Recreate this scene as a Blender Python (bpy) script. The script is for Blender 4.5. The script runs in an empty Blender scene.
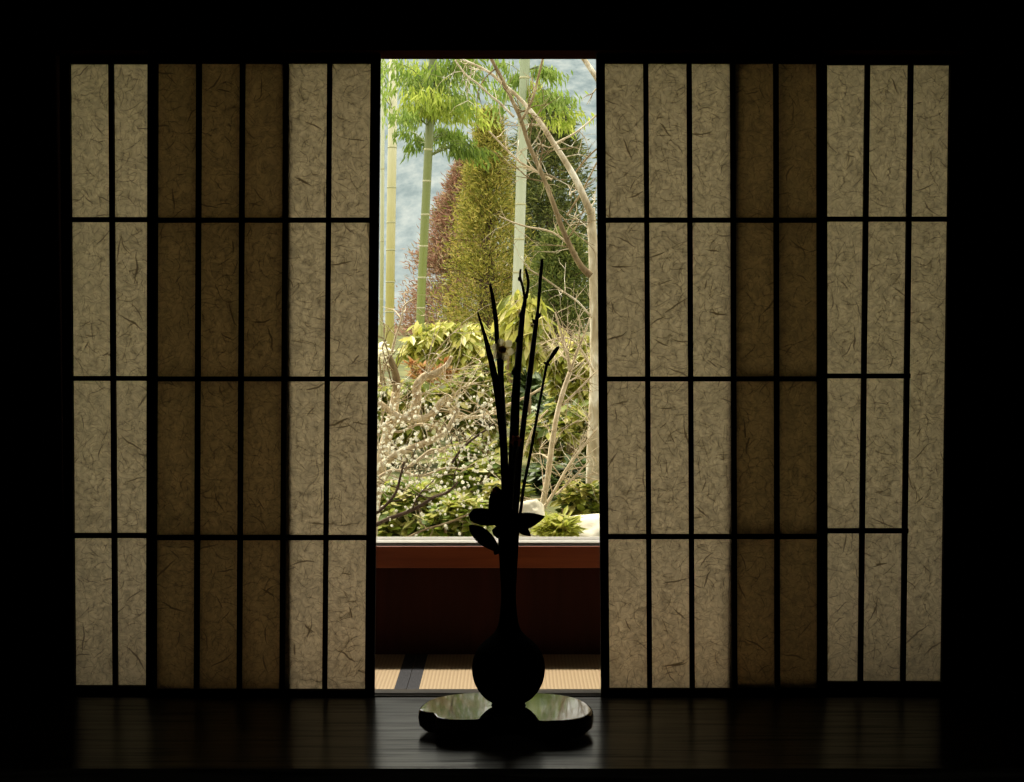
import bpy, bmesh, math, random
import numpy as np
from mathutils import Vector, Matrix

random.seed(11)
RNG = np.random.default_rng(11)
S = bpy.context.scene
COL = S.collection

# ------------------------------------------------------------------ camera
CAM = Vector((0.0, -4.06, 1.06))
PITCH = 0.044
F = 50.0 / 36.0 * 1024.0
cam_data = bpy.data.cameras.new('camera')
cam_data.lens = 50.0
cam_data.sensor_width = 36.0
cam_data.clip_end = 2000
cam = bpy.data.objects.new('camera', cam_data)
COL.objects.link(cam)
cam.location = CAM
cam.rotation_euler = (math.pi / 2 - PITCH, 0, 0)
S.camera = cam
S.view_settings.view_transform = 'Standard'
S.view_settings.look = 'None'
S.cycles.use_denoising = True


def at(px, py, D):
    """The world point seen at a photo coordinate, D metres in front of the viewer."""
    u = (px - 512.0) / F
    w = (391.0 - py) / F
    dy = math.cos(PITCH) + w * math.sin(PITCH)
    dz = -math.sin(PITCH) + w * math.cos(PITCH)
    s = D / dy
    return Vector((CAM.x + u * s, CAM.y + D, CAM.z + dz * s))


def px_m(D):
    return D / F                       # metres per photo pixel at distance D


# ------------------------------------------------------------------ materials
def new_mat(name):
    m = bpy.data.materials.new(name)
    m.use_nodes = True
    nt = m.node_tree
    nt.nodes.clear()
    out = nt.nodes.new('ShaderNodeOutputMaterial')
    return m, nt, out


def N(nt, kind, **kw):
    n = nt.nodes.new(kind)
    for k, v in kw.items():
        setattr(n, k, v)
    return n


def math_node(nt, op, a, b=None, clamp=False):
    n = N(nt, 'ShaderNodeMath', operation=op)
    n.use_clamp = clamp
    for i, v in enumerate((a, b)):
        if v is None:
            continue
        if isinstance(v, (int, float)):
            n.inputs[i].default_value = v
        else:
            nt.links.new(v, n.inputs[i])
    return n.outputs[0]


def ramp(nt, fac, stops):
    r = N(nt, 'ShaderNodeValToRGB')
    while len(r.color_ramp.elements) < len(stops):
        r.color_ramp.elements.new(0.5)
    for e, (p, c) in zip(r.color_ramp.elements, stops):
        e.position = p
        e.color = (*c, 1)
    nt.links.new(fac, r.inputs[0])
    return r.outputs[0]


def grain_mat(name, c1, c2, rough=0.5, scale=(1, 12, 12), bump=0.1, spec=0.5, detail=6, nscale=3.0, coat=0.0):
    m, nt, out = new_mat(name)
    p = N(nt, 'ShaderNodeBsdfPrincipled')
    tc = N(nt, 'ShaderNodeTexCoord')
    mp = N(nt, 'ShaderNodeMapping')
    mp.inputs['Scale'].default_value = scale
    nt.links.new(tc.outputs['Object'], mp.inputs[0])
    no = N(nt, 'ShaderNodeTexNoise')
    no.inputs['Scale'].default_value = nscale
    no.inputs['Detail'].default_value = detail
    no.inputs['Distortion'].default_value = 0.4
    nt.links.new(mp.outputs[0], no.inputs['Vector'])
    nt.links.new(ramp(nt, no.outputs[0], [(0.3, c1), (0.7, c2)]), p.inputs['Base Color'])
    p.inputs['Roughness'].default_value = rough
    p.inputs['Specular IOR Level'].default_value = spec
    p.inputs['Coat Weight'].default_value = coat
    p.inputs['Coat Roughness'].default_value = 0.05
    if bump:
        b = N(nt, 'ShaderNodeBump')
        b.inputs['Strength'].default_value = bump
        b.inputs['Distance'].default_value = 0.004
        nt.links.new(no.outputs[0], b.inputs['Height'])
        nt.links.new(b.outputs[0], p.inputs['Normal'])
    nt.links.new(p.outputs[0], out.inputs[0])
    return m


def leaf_mat(name, cols, trans=0.35, rough=0.5, tcol=None):
    """Leaves: a colour drawn for each leaf, light passing through in part."""
    m, nt, out = new_mat(name)
    g = N(nt, 'ShaderNodeNewGeometry')
    n = len(cols)
    col = ramp(nt, g.outputs['Random Per Island'], [(i / (n - 1), c) for i, c in enumerate(cols)])
    d = N(nt, 'ShaderNodeBsdfPrincipled')
    d.inputs['Roughness'].default_value = rough
    d.inputs['Specular IOR Level'].default_value = 0.25
    nt.links.new(col, d.inputs['Base Color'])
    t = N(nt, 'ShaderNodeBsdfTranslucent')
    if tcol:
        mx0 = N(nt, 'ShaderNodeMix', data_type='RGBA', blend_type='MULTIPLY')
        mx0.inputs[0].default_value = 1
        nt.links.new(col, mx0.inputs[6])
        mx0.inputs[7].default_value = (*tcol, 1)
        nt.links.new(mx0.outputs[2], t.inputs[0])
    else:
        nt.links.new(col, t.inputs[0])
    mx = N(nt, 'ShaderNodeMixShader')
    mx.inputs[0].default_value = trans
    nt.links.new(d.outputs[0], mx.inputs[1])
    nt.links.new(t.outputs[0], mx.inputs[2])
    nt.links.new(mx.outputs[0], out.inputs[0])
    return m


def fibre_layer(nt, vec, scale, seed, length, width, curve, keep):
    """Short curved strands, one to a cell at a random angle: 1 on a strand, 0 off it."""
    mp = N(nt, 'ShaderNodeMapping')
    mp.inputs['Location'].default_value = (seed * 3.17, 0, seed * 5.71)
    mp.inputs['Scale'].default_value = (scale, scale, scale)
    nt.links.new(vec, mp.inputs[0])
    sx = N(nt, 'ShaderNodeSeparateXYZ')
    nt.links.new(mp.outputs[0], sx.inputs[0])
    cx = N(nt, 'ShaderNodeCombineXYZ')
    nt.links.new(sx.outputs[0], cx.inputs[0])
    nt.links.new(sx.outputs[2], cx.inputs[1])
    vo = N(nt, 'ShaderNodeTexVoronoi', voronoi_dimensions='2D')
    vo.inputs['Scale'].default_value = 1.0
    nt.links.new(cx.outputs[0], vo.inputs['Vector'])
    sub = N(nt, 'ShaderNodeVectorMath', operation='SUBTRACT')
    nt.links.new(cx.outputs[0], sub.inputs[0])
    nt.links.new(vo.outputs['Position'], sub.inputs[1])
    sc = N(nt, 'ShaderNodeSeparateColor')
    nt.links.new(vo.outputs['Color'], sc.inputs[0])
    ang = math_node(nt, 'MULTIPLY', sc.outputs[0], 6.283)
    rot = N(nt, 'ShaderNodeVectorRotate', rotation_type='Z_AXIS')
    nt.links.new(sub.outputs[0], rot.inputs['Vector'])
    nt.links.new(ang, rot.inputs['Angle'])
    s2 = N(nt, 'ShaderNodeSeparateXYZ')
    nt.links.new(rot.outputs[0], s2.inputs[0])
    x, y = s2.outputs[0], s2.outputs[1]
    k = math_node(nt, 'MULTIPLY', math_node(nt, 'SUBTRACT', sc.outputs[1], 0.4), curve)
    bend = math_node(nt, 'MULTIPLY', math_node(nt, 'MULTIPLY', x, x), k)
    off = math_node(nt, 'ABSOLUTE', math_node(nt, 'SUBTRACT', y, bend))
    ln = math_node(nt, 'MULTIPLY', math_node(nt, 'ADD', sc.outputs[2], 0.5), length)
    ax = math_node(nt, 'DIVIDE', math_node(nt, 'ABSOLUTE', x), ln)
    taper = math_node(nt, 'MULTIPLY', math_node(nt, 'SUBTRACT', 1.0, math_node(nt, 'MULTIPLY', ax, ax), True), width)
    on = math_node(nt, 'SUBTRACT', 1.0, math_node(nt, 'DIVIDE', off, math_node(nt, 'ADD', taper, 1e-5)), True)
    on = math_node(nt, 'MULTIPLY', on, 1.8, True)
    has = math_node(nt, 'LESS_THAN', math_node(nt, 'FRACT', math_node(nt, 'MULTIPLY', sc.outputs[0], 17.3)), keep)
    return math_node(nt, 'MULTIPLY', on, has)


def paper_mat(name, seed, tint):
    m, nt, out = new_mat(name)
    tc = N(nt, 'ShaderNodeTexCoord')
    vec = tc.outputs['Object']
    # gentle warp so that strands are not all arcs of a circle
    wn = N(nt, 'ShaderNodeTexNoise')
    wn.inputs['Scale'].default_value = 18
    nt.links.new(vec, wn.inputs['Vector'])
    wv = N(nt, 'ShaderNodeVectorMath', operation='SCALE')
    wv.inputs['Scale'].default_value = 0.022
    nt.links.new(wn.outputs['Color'], wv.inputs[0])
    va = N(nt, 'ShaderNodeVectorMath', operation='ADD')
    nt.links.new(vec, va.inputs[0])
    nt.links.new(wv.outputs[0], va.inputs[1])
    v = va.outputs[0]
    fine = None
    for i in range(5):
        f = fibre_layer(nt, v, 29 + 7 * i, seed + i * 1.37, 0.62, 0.085, 2.6, 0.85)
        f = math_node(nt, 'MULTIPLY', f, 0.42)
        fine = f if fine is None else math_node(nt, 'ADD', fine, f)
    for i in range(3):
        f = fibre_layer(nt, v, 17 + 3 * i, seed + 20 + i * 2.11, 0.55, 0.036, 1.7, 0.45)
        f = math_node(nt, 'MULTIPLY', f, 0.75)
        fine = math_node(nt, 'ADD', fine, f)
    for i in range(2):
        f = fibre_layer(nt, v, 9 + 3 * i, seed + 50 + i * 2.9, 0.30, 0.028, 1.1, 0.35)
        f = math_node(nt, 'MULTIPLY', f, 1.3)
        fine = math_node(nt, 'ADD', fine, f)
    no = N(nt, 'ShaderNodeTexNoise')
    no.inputs['Scale'].default_value = 40
    no.inputs['Detail'].default_value = 8
    no.inputs['Roughness'].default_value = 0.62
    no.inputs['Distortion'].default_value = 1.2
    nt.links.new(v, no.inputs['Vector'])
    cloud = ramp(nt, no.outputs[0], [(0.28, tuple(c * 0.50 for c in tint)), (0.5, tint), (0.74, tuple(min(1, c * 1.48) for c in tint))])
    mx = N(nt, 'ShaderNodeMix', data_type='RGBA')
    nt.links.new(math_node(nt, 'MULTIPLY', fine, 0.8, True), mx.inputs[0])
    nt.links.new(cloud, mx.inputs[6])
    mx.inputs[7].default_value = (tint[0] * 0.20, tint[1] * 0.17, tint[2] * 0.12, 1)
    t = N(nt, 'ShaderNodeBsdfTranslucent')
    nt.links.new(mx.outputs[2], t.inputs[0])
    d = N(nt, 'ShaderNodeBsdfDiffuse')
    d.inputs[0].default_value = (0.46, 0.43, 0.44, 1)
    ms = N(nt, 'ShaderNodeMixShader')
    ms.inputs[0].default_value = 0.6
    nt.links.new(d.outputs[0], ms.inputs[1])
    nt.links.new(t.outputs[0], ms.inputs[2])
    nt.links.new(ms.outputs[0], out.inputs[0])
    return m


def tatami_mat_m():
    m, nt, out = new_mat('woven_rush')
    p = N(nt, 'ShaderNodeBsdfPrincipled')
    tc = N(nt, 'ShaderNodeTexCoord')
    wv = N(nt, 'ShaderNodeTexWave', wave_type='BANDS', bands_direction='X')
    wv.inputs['Scale'].default_value = 27.0
    wv.inputs['Distortion'].default_value = 0.15
    nt.links.new(tc.outputs['Object'], wv.inputs['Vector'])
    mp = N(nt, 'ShaderNodeMapping')
    mp.inputs['Scale'].default_value = (30, 260, 1)
    nt.links.new(tc.outputs['Object'], mp.inputs[0])
    no = N(nt, 'ShaderNodeTexNoise')
    no.inputs['Scale'].default_value = 1.0
    no.inputs['Detail'].default_value = 3
    nt.links.new(mp.outputs[0], no.inputs['Vector'])
    h = math_node(nt, 'ADD', math_node(nt, 'MULTIPLY', wv.outputs['Fac'], 0.75), math_node(nt, 'MULTIPLY', no.outputs[0], 0.35))
    nt.links.new(ramp(nt, h, [(0.15, (0.275, 0.19, 0.095)), (0.45, (0.345, 0.245, 0.13)), (1.0, (0.38, 0.275, 0.15))]), p.inputs['Base Color'])
    p.inputs['Roughness'].default_value = 0.65
    b = N(nt, 'ShaderNodeBump')
    b.inputs['Strength'].default_value = 0.3
    b.inputs['Distance'].default_value = 0.002
    nt.links.new(h, b.inputs['Height'])
    nt.links.new(b.outputs[0], p.inputs['Normal'])
    nt.links.new(p.outputs[0], out.inputs[0])
    return m


def plain(name, c, rough=0.5, metal=0.0, spec=0.5, coat=0.0):
    m, nt, out = new_mat(name)
    p = N(nt, 'ShaderNodeBsdfPrincipled')
    p.inputs['Base Color'].default_value = (*c, 1)
    p.inputs['Roughness'].default_value = rough
    p.inputs['Metallic'].default_value = metal
    p.inputs['Specular IOR Level'].default_value = spec
    p.inputs['Coat Weight'].default_value = coat
    nt.links.new(p.outputs[0], out.inputs[0])
    return m


def glass_mat():
    m, nt, out = new_mat('window_glass')
    t = N(nt, 'ShaderNodeBsdfTransparent')
    t.inputs[0].default_value = (0.96, 0.98, 0.97, 1)
    g = N(nt, 'ShaderNodeBsdfGlossy')
    g.inputs['Roughness'].default_value = 0.0
    fr = N(nt, 'ShaderNodeFresnel')
    fr.inputs[0].default_value = 1.45
    mx = N(nt, 'ShaderNodeMixShader')
    nt.links.new(fr.outputs[0], mx.inputs[0])
    nt.links.new(t.outputs[0], mx.inputs[1])
    nt.links.new(g.outputs[0], mx.inputs[2])
    nt.links.new(mx.outputs[0], out.inputs[0])
    return m


def noise_mat(name, stops, scale, detail=6, rough=0.8, bump=0.0, dist=0.05, distort=0.0, mapping=(1, 1, 1)):
    m, nt, out = new_mat(name)
    p = N(nt, 'ShaderNodeBsdfPrincipled')
    tc = N(nt, 'ShaderNodeTexCoord')
    mp = N(nt, 'ShaderNodeMapping')
    mp.inputs['Scale'].default_value = mapping
    nt.links.new(tc.outputs['Object'], mp.inputs[0])
    no = N(nt, 'ShaderNodeTexNoise')
    no.inputs['Scale'].default_value = scale
    no.inputs['Detail'].default_value = detail
    no.inputs['Distortion'].default_value = distort
    nt.links.new(mp.outputs[0], no.inputs['Vector'])
    nt.links.new(ramp(nt, no.outputs[0], stops), p.inputs['Base Color'])
    p.inputs['Roughness'].default_value = rough
    p.inputs['Specular IOR Level'].default_value = 0.2
    if bump:
        b = N(nt, 'ShaderNodeBump')
        b.inputs['Strength'].default_value = bump
        b.inputs['Distance'].default_value = dist
        nt.links.new(no.outputs[0], b.inputs['Height'])
        nt.links.new(b.outputs[0], p.inputs['Normal'])
    nt.links.new(p.outputs[0], out.inputs[0])
    return m


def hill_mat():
    m, nt, out = new_mat('haze_tinted_hill')
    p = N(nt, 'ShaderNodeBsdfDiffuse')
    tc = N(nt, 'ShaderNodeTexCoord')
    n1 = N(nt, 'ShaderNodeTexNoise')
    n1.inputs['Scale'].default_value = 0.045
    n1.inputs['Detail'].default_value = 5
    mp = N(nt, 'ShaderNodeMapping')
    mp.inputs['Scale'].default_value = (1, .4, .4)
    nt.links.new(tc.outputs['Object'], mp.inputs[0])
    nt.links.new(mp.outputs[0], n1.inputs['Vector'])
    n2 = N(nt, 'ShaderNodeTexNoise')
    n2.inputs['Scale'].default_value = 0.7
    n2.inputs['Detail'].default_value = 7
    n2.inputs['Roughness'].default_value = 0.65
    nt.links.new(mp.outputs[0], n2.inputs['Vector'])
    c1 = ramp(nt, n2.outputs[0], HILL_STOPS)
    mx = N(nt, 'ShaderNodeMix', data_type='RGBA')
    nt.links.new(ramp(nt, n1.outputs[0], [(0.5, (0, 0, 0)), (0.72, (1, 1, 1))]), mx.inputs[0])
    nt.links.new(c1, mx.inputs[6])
    mx.inputs[7].default_value = (*HILL_MIST_TINT, 1)
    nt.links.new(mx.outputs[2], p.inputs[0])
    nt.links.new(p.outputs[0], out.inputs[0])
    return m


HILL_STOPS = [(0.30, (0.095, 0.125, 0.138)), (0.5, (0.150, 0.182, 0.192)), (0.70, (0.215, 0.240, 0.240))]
HILL_MIST_TINT = (0.27, 0.295, 0.305)  # pale haze patches painted into the hill's base colour

M = {}
M['lattice'] = grain_mat('dark_lattice_wood', (0.008, 0.004, 0.003), (0.018, 0.009, 0.005), 0.8, (14, 14, 1.2), 0.05, 0.05)
M['board'] = grain_mat('polished_dark_board', (0.006, 0.005, 0.004), (0.022, 0.018, 0.013), 0.29, (0.8, 13, 13), 0.35, 0.50, 9, 3.4)
_p = M['board'].node_tree.nodes['Principled BSDF']
_t = M['board'].node_tree.nodes.new('ShaderNodeCombineXYZ')
_t.inputs[1].default_value = 1.0
M['board'].node_tree.links.new(_t.outputs[0], _p.inputs['Tangent'])
_p.inputs['Anisotropic'].default_value = 1.0
_n = M['board'].node_tree.nodes['Noise Texture']
_r = ramp(M['board'].node_tree, _n.outputs[0], [(0.36, (0.14, 0.14, 0.14)), (0.47, (0.52, 0.52, 0.52)), (0.62, (0.80, 0.80, 0.80))])
M['board'].node_tree.links.new(_r, _p.inputs['Specular IOR Level'])
_p.inputs['Specular Tint'].default_value = (0.97, 1.0, 0.86, 1)
M['post'] = grain_mat('dark_post_wood', (0.005, 0.0025, 0.002), (0.010, 0.005, 0.0035), 0.9, (14, 14, 1), 0.05, 0.0)
M['lintel'] = grain_mat('dark_lintel_wood', (0.028, 0.008, 0.004), (0.045, 0.013, 0.007), 0.9, (1, 14, 14), 0.05, 0.0)
M['sill'] = grain_mat('worn_track_wood', (0.08, 0.068, 0.048), (0.14, 0.12, 0.09), 0.45, (1, 14, 14), 0.05, 0.3)
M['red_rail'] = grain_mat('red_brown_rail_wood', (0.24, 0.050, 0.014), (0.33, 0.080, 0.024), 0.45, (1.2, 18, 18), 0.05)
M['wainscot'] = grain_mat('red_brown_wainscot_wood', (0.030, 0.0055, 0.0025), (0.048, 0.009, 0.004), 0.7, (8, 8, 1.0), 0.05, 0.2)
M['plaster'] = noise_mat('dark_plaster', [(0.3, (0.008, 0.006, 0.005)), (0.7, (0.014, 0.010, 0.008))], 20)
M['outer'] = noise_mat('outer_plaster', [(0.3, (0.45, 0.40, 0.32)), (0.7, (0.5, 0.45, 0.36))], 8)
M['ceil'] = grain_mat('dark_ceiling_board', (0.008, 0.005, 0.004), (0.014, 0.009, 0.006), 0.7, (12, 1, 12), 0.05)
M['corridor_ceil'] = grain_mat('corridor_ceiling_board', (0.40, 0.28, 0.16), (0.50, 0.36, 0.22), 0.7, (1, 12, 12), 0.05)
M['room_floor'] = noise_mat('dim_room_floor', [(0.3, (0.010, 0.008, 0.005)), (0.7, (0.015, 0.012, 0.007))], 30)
M['rush'] = tatami_mat_m()
M['cloth'] = noise_mat('black_border_cloth', [(0.35, (0.018, 0.018, 0.020)), (0.65, (0.04, 0.04, 0.045))], 90, 4, 0.8, mapping=(4, 0.4, 1))
M['alu'] = plain('pale_aluminium', (0.62, 0.60, 0.55), 0.45, 0.6)
M['glass'] = glass_mat()
M['vase'] = noise_mat('black_bronze', [(0.3, (0.003, 0.003, 0.0025)), (0.7, (0.006, 0.006, 0.005))], 30, 5, 0.38, 0.05, 0.001)
M['vase'].node_tree.nodes['Principled BSDF'].inputs['Specular IOR Level'].default_value = 0.0
M['lacquer'] = noise_mat('black_lacquered_burl', [(0.3, (0.006, 0.006, 0.005)), (0.7, (0.014, 0.012, 0.009))], 8, 4, 0.05, 0.03, 0.003, 0.8)
M['lacquer'].node_tree.nodes['Principled BSDF'].inputs['Specular IOR Level'].default_value = 1.0
M['lacquer'].node_tree.nodes['Principled BSDF'].inputs['Coat Weight'].default_value = 0.2
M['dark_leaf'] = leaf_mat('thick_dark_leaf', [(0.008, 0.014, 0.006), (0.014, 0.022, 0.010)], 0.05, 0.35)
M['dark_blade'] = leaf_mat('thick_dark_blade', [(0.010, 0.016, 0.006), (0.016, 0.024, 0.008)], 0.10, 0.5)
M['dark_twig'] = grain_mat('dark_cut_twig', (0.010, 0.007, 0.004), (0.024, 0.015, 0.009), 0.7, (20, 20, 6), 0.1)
M['petal'] = leaf_mat('white_petal', [(0.88, 0.76, 0.44), (0.92, 0.82, 0.50)], 0.55, 0.6)
M['corona'] = leaf_mat('orange_corona', [(0.35, 0.17, 0.03), (0.45, 0.22, 0.04)], 0.15, 0.6)
M['bud'] = leaf_mat('dark_red_bud', [(0.22, 0.06, 0.03), (0.30, 0.09, 0.045)], 0.45, 0.5)
M['ground'] = noise_mat('mossy_soil', [(0.3, (0.045, 0.04, 0.02)), (0.5, (0.09, 0.10, 0.03)), (0.7, (0.18, 0.17, 0.06))], 2.2, 8, 0.9, 0.6, 0.06)
M['rock'] = noise_mat('pale_garden_rock', [(0.25, (0.46, 0.41, 0.28)), (0.5, (0.72, 0.67, 0.50)), (0.75, (0.84, 0.80, 0.66))], 5, 10, 0.85, 0.5, 0.04)
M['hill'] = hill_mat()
M['bark'] = noise_mat('pale_lichen_bark', [(0.3, (0.30, 0.23, 0.13)), (0.5, (0.54, 0.46, 0.31)), (0.66, (0.82, 0.77, 0.62))], 16, 8, 0.9, 0.4, 0.01, 0.6, (1, 1, 0.5))
M['bark2'] = noise_mat('brown_bark', [(0.3, (0.15, 0.10, 0.05)), (0.55, (0.27, 0.20, 0.10)), (0.72, (0.50, 0.41, 0.26))], 18, 8, 0.9, 0.4, 0.01, 0.6, (1, 1, 0.5))
M['plumbark'] = noise_mat('gnarled_plum_bark', [(0.3, (0.36, 0.26, 0.14)), (0.5, (0.60, 0.49, 0.31)), (0.68, (0.86, 0.79, 0.61))], 20, 8, 0.9, 0.5, 0.01, 0.8)
M['darkbark'] = noise_mat('dark_brown_bark', [(0.3, (0.05, 0.03, 0.02)), (0.7, (0.12, 0.08, 0.05))], 14, 6, 0.9)  # dark brown bark tone, mottled by noise
M['pinktwig'] = noise_mat('pinkish_bare_twig', [(0.3, (0.46, 0.36, 0.22)), (0.7, (0.72, 0.61, 0.42))], 20, 5, 0.9)
M['blossom'] = leaf_mat('white_blossom', [(0.80, 0.76, 0.58), (0.92, 0.90, 0.78)], 0.5, 0.7)


def bamboo_mat(name, low, high, zmid, zspan):
    m, nt, out = new_mat(name)
    p = N(nt, 'ShaderNodeBsdfPrincipled')
    tc = N(nt, 'ShaderNodeTexCoord')
    s = N(nt, 'ShaderNodeSeparateXYZ')
    nt.links.new(tc.outputs['Object'], s.inputs[0])
    no = N(nt, 'ShaderNodeTexNoise')
    no.inputs['Scale'].default_value = 3.0
    nt.links.new(tc.outputs['Object'], no.inputs['Vector'])
    z = math_node(nt, 'ADD', math_node(nt, 'DIVIDE', math_node(nt, 'SUBTRACT', s.outputs[2], zmid), zspan), math_node(nt, 'MULTIPLY', no.outputs[0], 0.3))
    nt.links.new(ramp(nt, z, [(0.1, low), (0.9, high)]), p.inputs['Base Color'])
    p.inputs['Roughness'].default_value = 0.4
    nt.links.new(p.outputs[0], out.inputs[0])
    return m


# ------------------------------------------------------------------ mesh helpers
class MB:
    def __init__(self):
        self.v, self.f = [], []

    def add(self, vs, fs):
        o = len(self.v)
        self.v += [tuple(x) for x in vs]
        self.f += [tuple(i + o for i in f) for f in fs]
        return self

    def box(self, x0, x1, y0, y1, z0, z1, shear=0.0):
        vs = [(x + shear * z, y, z) for z in (z0, z1) for y in (y0, y1) for x in (x0, x1)]
        return self.add(vs, [(0, 2, 3, 1), (4, 5, 7, 6), (0, 1, 5, 4), (2, 6, 7, 3), (0, 4, 6, 2), (1, 3, 7, 5)])

    def tube(self, pts, radii, seg=8, smooth=3, cap=True):
        pts = [Vector(p) for p in pts]
        if smooth and len(pts) > 2:
            q, r = [], []
            for i in range(len(pts) - 1):
                p0, p1, p2, p3 = pts[max(i - 1, 0)], pts[i], pts[i + 1], pts[min(i + 2, len(pts) - 1)]
                for k in range(smooth):
                    t = k / smooth
                    q.append(0.5 * ((2 * p1) + (p2 - p0) * t + (2 * p0 - 5 * p1 + 4 * p2 - p3) * t * t + (3 * p1 - p0 - 3 * p2 + p3) * t ** 3))
                    r.append(radii[i] * (1 - t) + radii[i + 1] * t)
            q.append(pts[-1]); r.append(radii[-1])
            pts, radii = q, r
        n = len(pts)
        vs, fs = [], []
        tan0 = (pts[1] - pts[0]).normalized()
        nor = tan0.orthogonal().normalized()
        for i, p in enumerate(pts):
            tan = (pts[min(i + 1, n - 1)] - pts[max(i - 1, 0)])
            if tan.length < 1e-9:
                tan = tan0
            tan = tan.normalized()
            nor = (nor - tan * nor.dot(tan))
            nor = nor.normalized() if nor.length > 1e-6 else tan.orthogonal().normalized()
            bi = tan.cross(nor)
            for k in range(seg):
                a = 2 * math.pi * k / seg
                vs.append(p + (nor * math.cos(a) + bi * math.sin(a)) * radii[i])
        for i in range(n - 1):
            for k in range(seg):
                a, b = i * seg + k, i * seg + (k + 1) % seg
                fs.append((a, b, b + seg, a + seg))
        if cap:
            fs.append(tuple(range(seg))[::-1])
            fs.append(tuple((n - 1) * seg + k for k in range(seg)))
        return self.add(vs, fs)

    def lathe(self, prof, seg=48, cx=0, cy=0):
        n = len(prof)
        vs, fs = [], []
        for (r, z) in prof:
            for k in range(seg):
                a = 2 * math.pi * k / seg
                vs.append((cx + r * math.cos(a), cy + r * math.sin(a), z))
        for i in range(n - 1):
            for k in range(seg):
                a, b = i * seg + k, i * seg + (k + 1) % seg
                fs.append((a, b, b + seg, a + seg))
        fs.append(tuple(range(seg))[::-1])
        fs.append(tuple((n - 1) * seg + k for k in range(seg)))
        return self.add(vs, fs)

    def leaves(self, P, D, L, W, up=None, broad=False, fold=0.15):
        """A flat pointed leaf for each row: base point P, direction D, length L, width W."""
        P = np.asarray(P, float); D = np.asarray(D, float)
        n = len(P)
        D = D / (np.linalg.norm(D, axis=1, keepdims=True) + 1e-9)
        if up is None:
            up = RNG.normal(size=(n, 3))
        side = np.cross(D, up)
        side /= (np.linalg.norm(side, axis=1, keepdims=True) + 1e-9)
        nrm = np.cross(side, D)
        L = np.broadcast_to(np.asarray(L, float).reshape(-1, 1), (n, 1))
        W = np.broadcast_to(np.asarray(W, float).reshape(-1, 1), (n, 1)) * 0.5
        o = len(self.v)
        if broad:
            q = [P, P + D * L * .28 + side * W * .85 + nrm * W * fold, P + D * L * .62 + side * W + nrm * W * fold, P + D * L * 1.0,
                 P + D * L * .62 - side * W + nrm * W * fold, P + D * L * .28 - side * W * .85 + nrm * W * fold]
            A = np.stack(q, 1).reshape(-1, 3)
            self.v += list(map(tuple, A.tolist()))
            for i in range(n):
                b = o + i * 6
                self.f.append((b, b + 1, b + 2, b + 3)); self.f.append((b, b + 3, b + 4, b + 5))
        else:
            q = [P, P + D * L * .42 + side * W, P + D * L, P + D * L * .42 - side * W]
            A = np.stack(q, 1).reshape(-1, 3)
            self.v += list(map(tuple, A.tolist()))
            for i in range(n):
                b = o + i * 4
                self.f.append((b, b + 1, b + 2, b + 3))
        return self

    def build(self, name, mat, parent=None, smooth=False, origin=None, bevel=0.0):
        me = bpy.data.meshes.new(name)
        if origin is not None:
            o = Vector(origin)
            vs = [(x - o.x, y - o.y, z - o.z) for x, y, z in self.v]
        else:
            vs = self.v
        me.from_pydata(vs, [], self.f)
        me.update()
        ob = bpy.data.objects.new(name, me)
        COL.objects.link(ob)
        if mat is not None:
            me.materials.append(mat)
        if smooth:
            me.polygons.foreach_set('use_smooth', [True] * len(me.polygons))
        if origin is not None:
            ob.location = origin
        if parent is not None:
            ob.parent = parent
            if origin is not None:
                ob.location = Vector(origin)
        if bevel:
            b = ob.modifiers.new('bevel', 'BEVEL')
            b.width = bevel
            b.segments = 2
            b.limit_method = 'ANGLE'
        return ob


def thing(name, label, cat, loc=(0, 0, 0), group=None):
    o = bpy.data.objects.new(name, None)
    o.empty_display_size = 0.1
    COL.objects.link(o)
    o.location = loc
    o['label'] = label
    o['category'] = cat
    if group:
        o['group'] = group
    return o


def tag(o, label, cat, group=None, kind=None):
    if label:
        o['label'] = label
    if cat:
        o['category'] = cat
    if group:
        o['group'] = group
    if kind:
        o['kind'] = kind
    return o


def rel(t, pts):
    """World points as points of thing t (things are never turned)."""
    return [Vector(p) - t.location for p in pts]


def struct(name, mb, mat, parent=None, bevel=0.0):
    o = mb.build(name, mat, parent, bevel=bevel)
    if parent is None:
        o['kind'] = 'structure'
    return o


# ------------------------------------------------------------------ the room
XL, XR = -2.3, 2.3
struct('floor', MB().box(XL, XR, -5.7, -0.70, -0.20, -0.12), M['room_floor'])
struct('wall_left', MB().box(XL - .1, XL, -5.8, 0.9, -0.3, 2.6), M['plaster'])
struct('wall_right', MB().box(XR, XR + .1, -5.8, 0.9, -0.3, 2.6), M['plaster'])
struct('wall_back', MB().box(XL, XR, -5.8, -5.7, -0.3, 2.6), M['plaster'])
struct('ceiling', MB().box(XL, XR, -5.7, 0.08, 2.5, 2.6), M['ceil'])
plat = struct('floor_platform', MB().box(XL, XR, -0.675, -0.013, -0.20, 0.0), M['board'])

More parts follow.
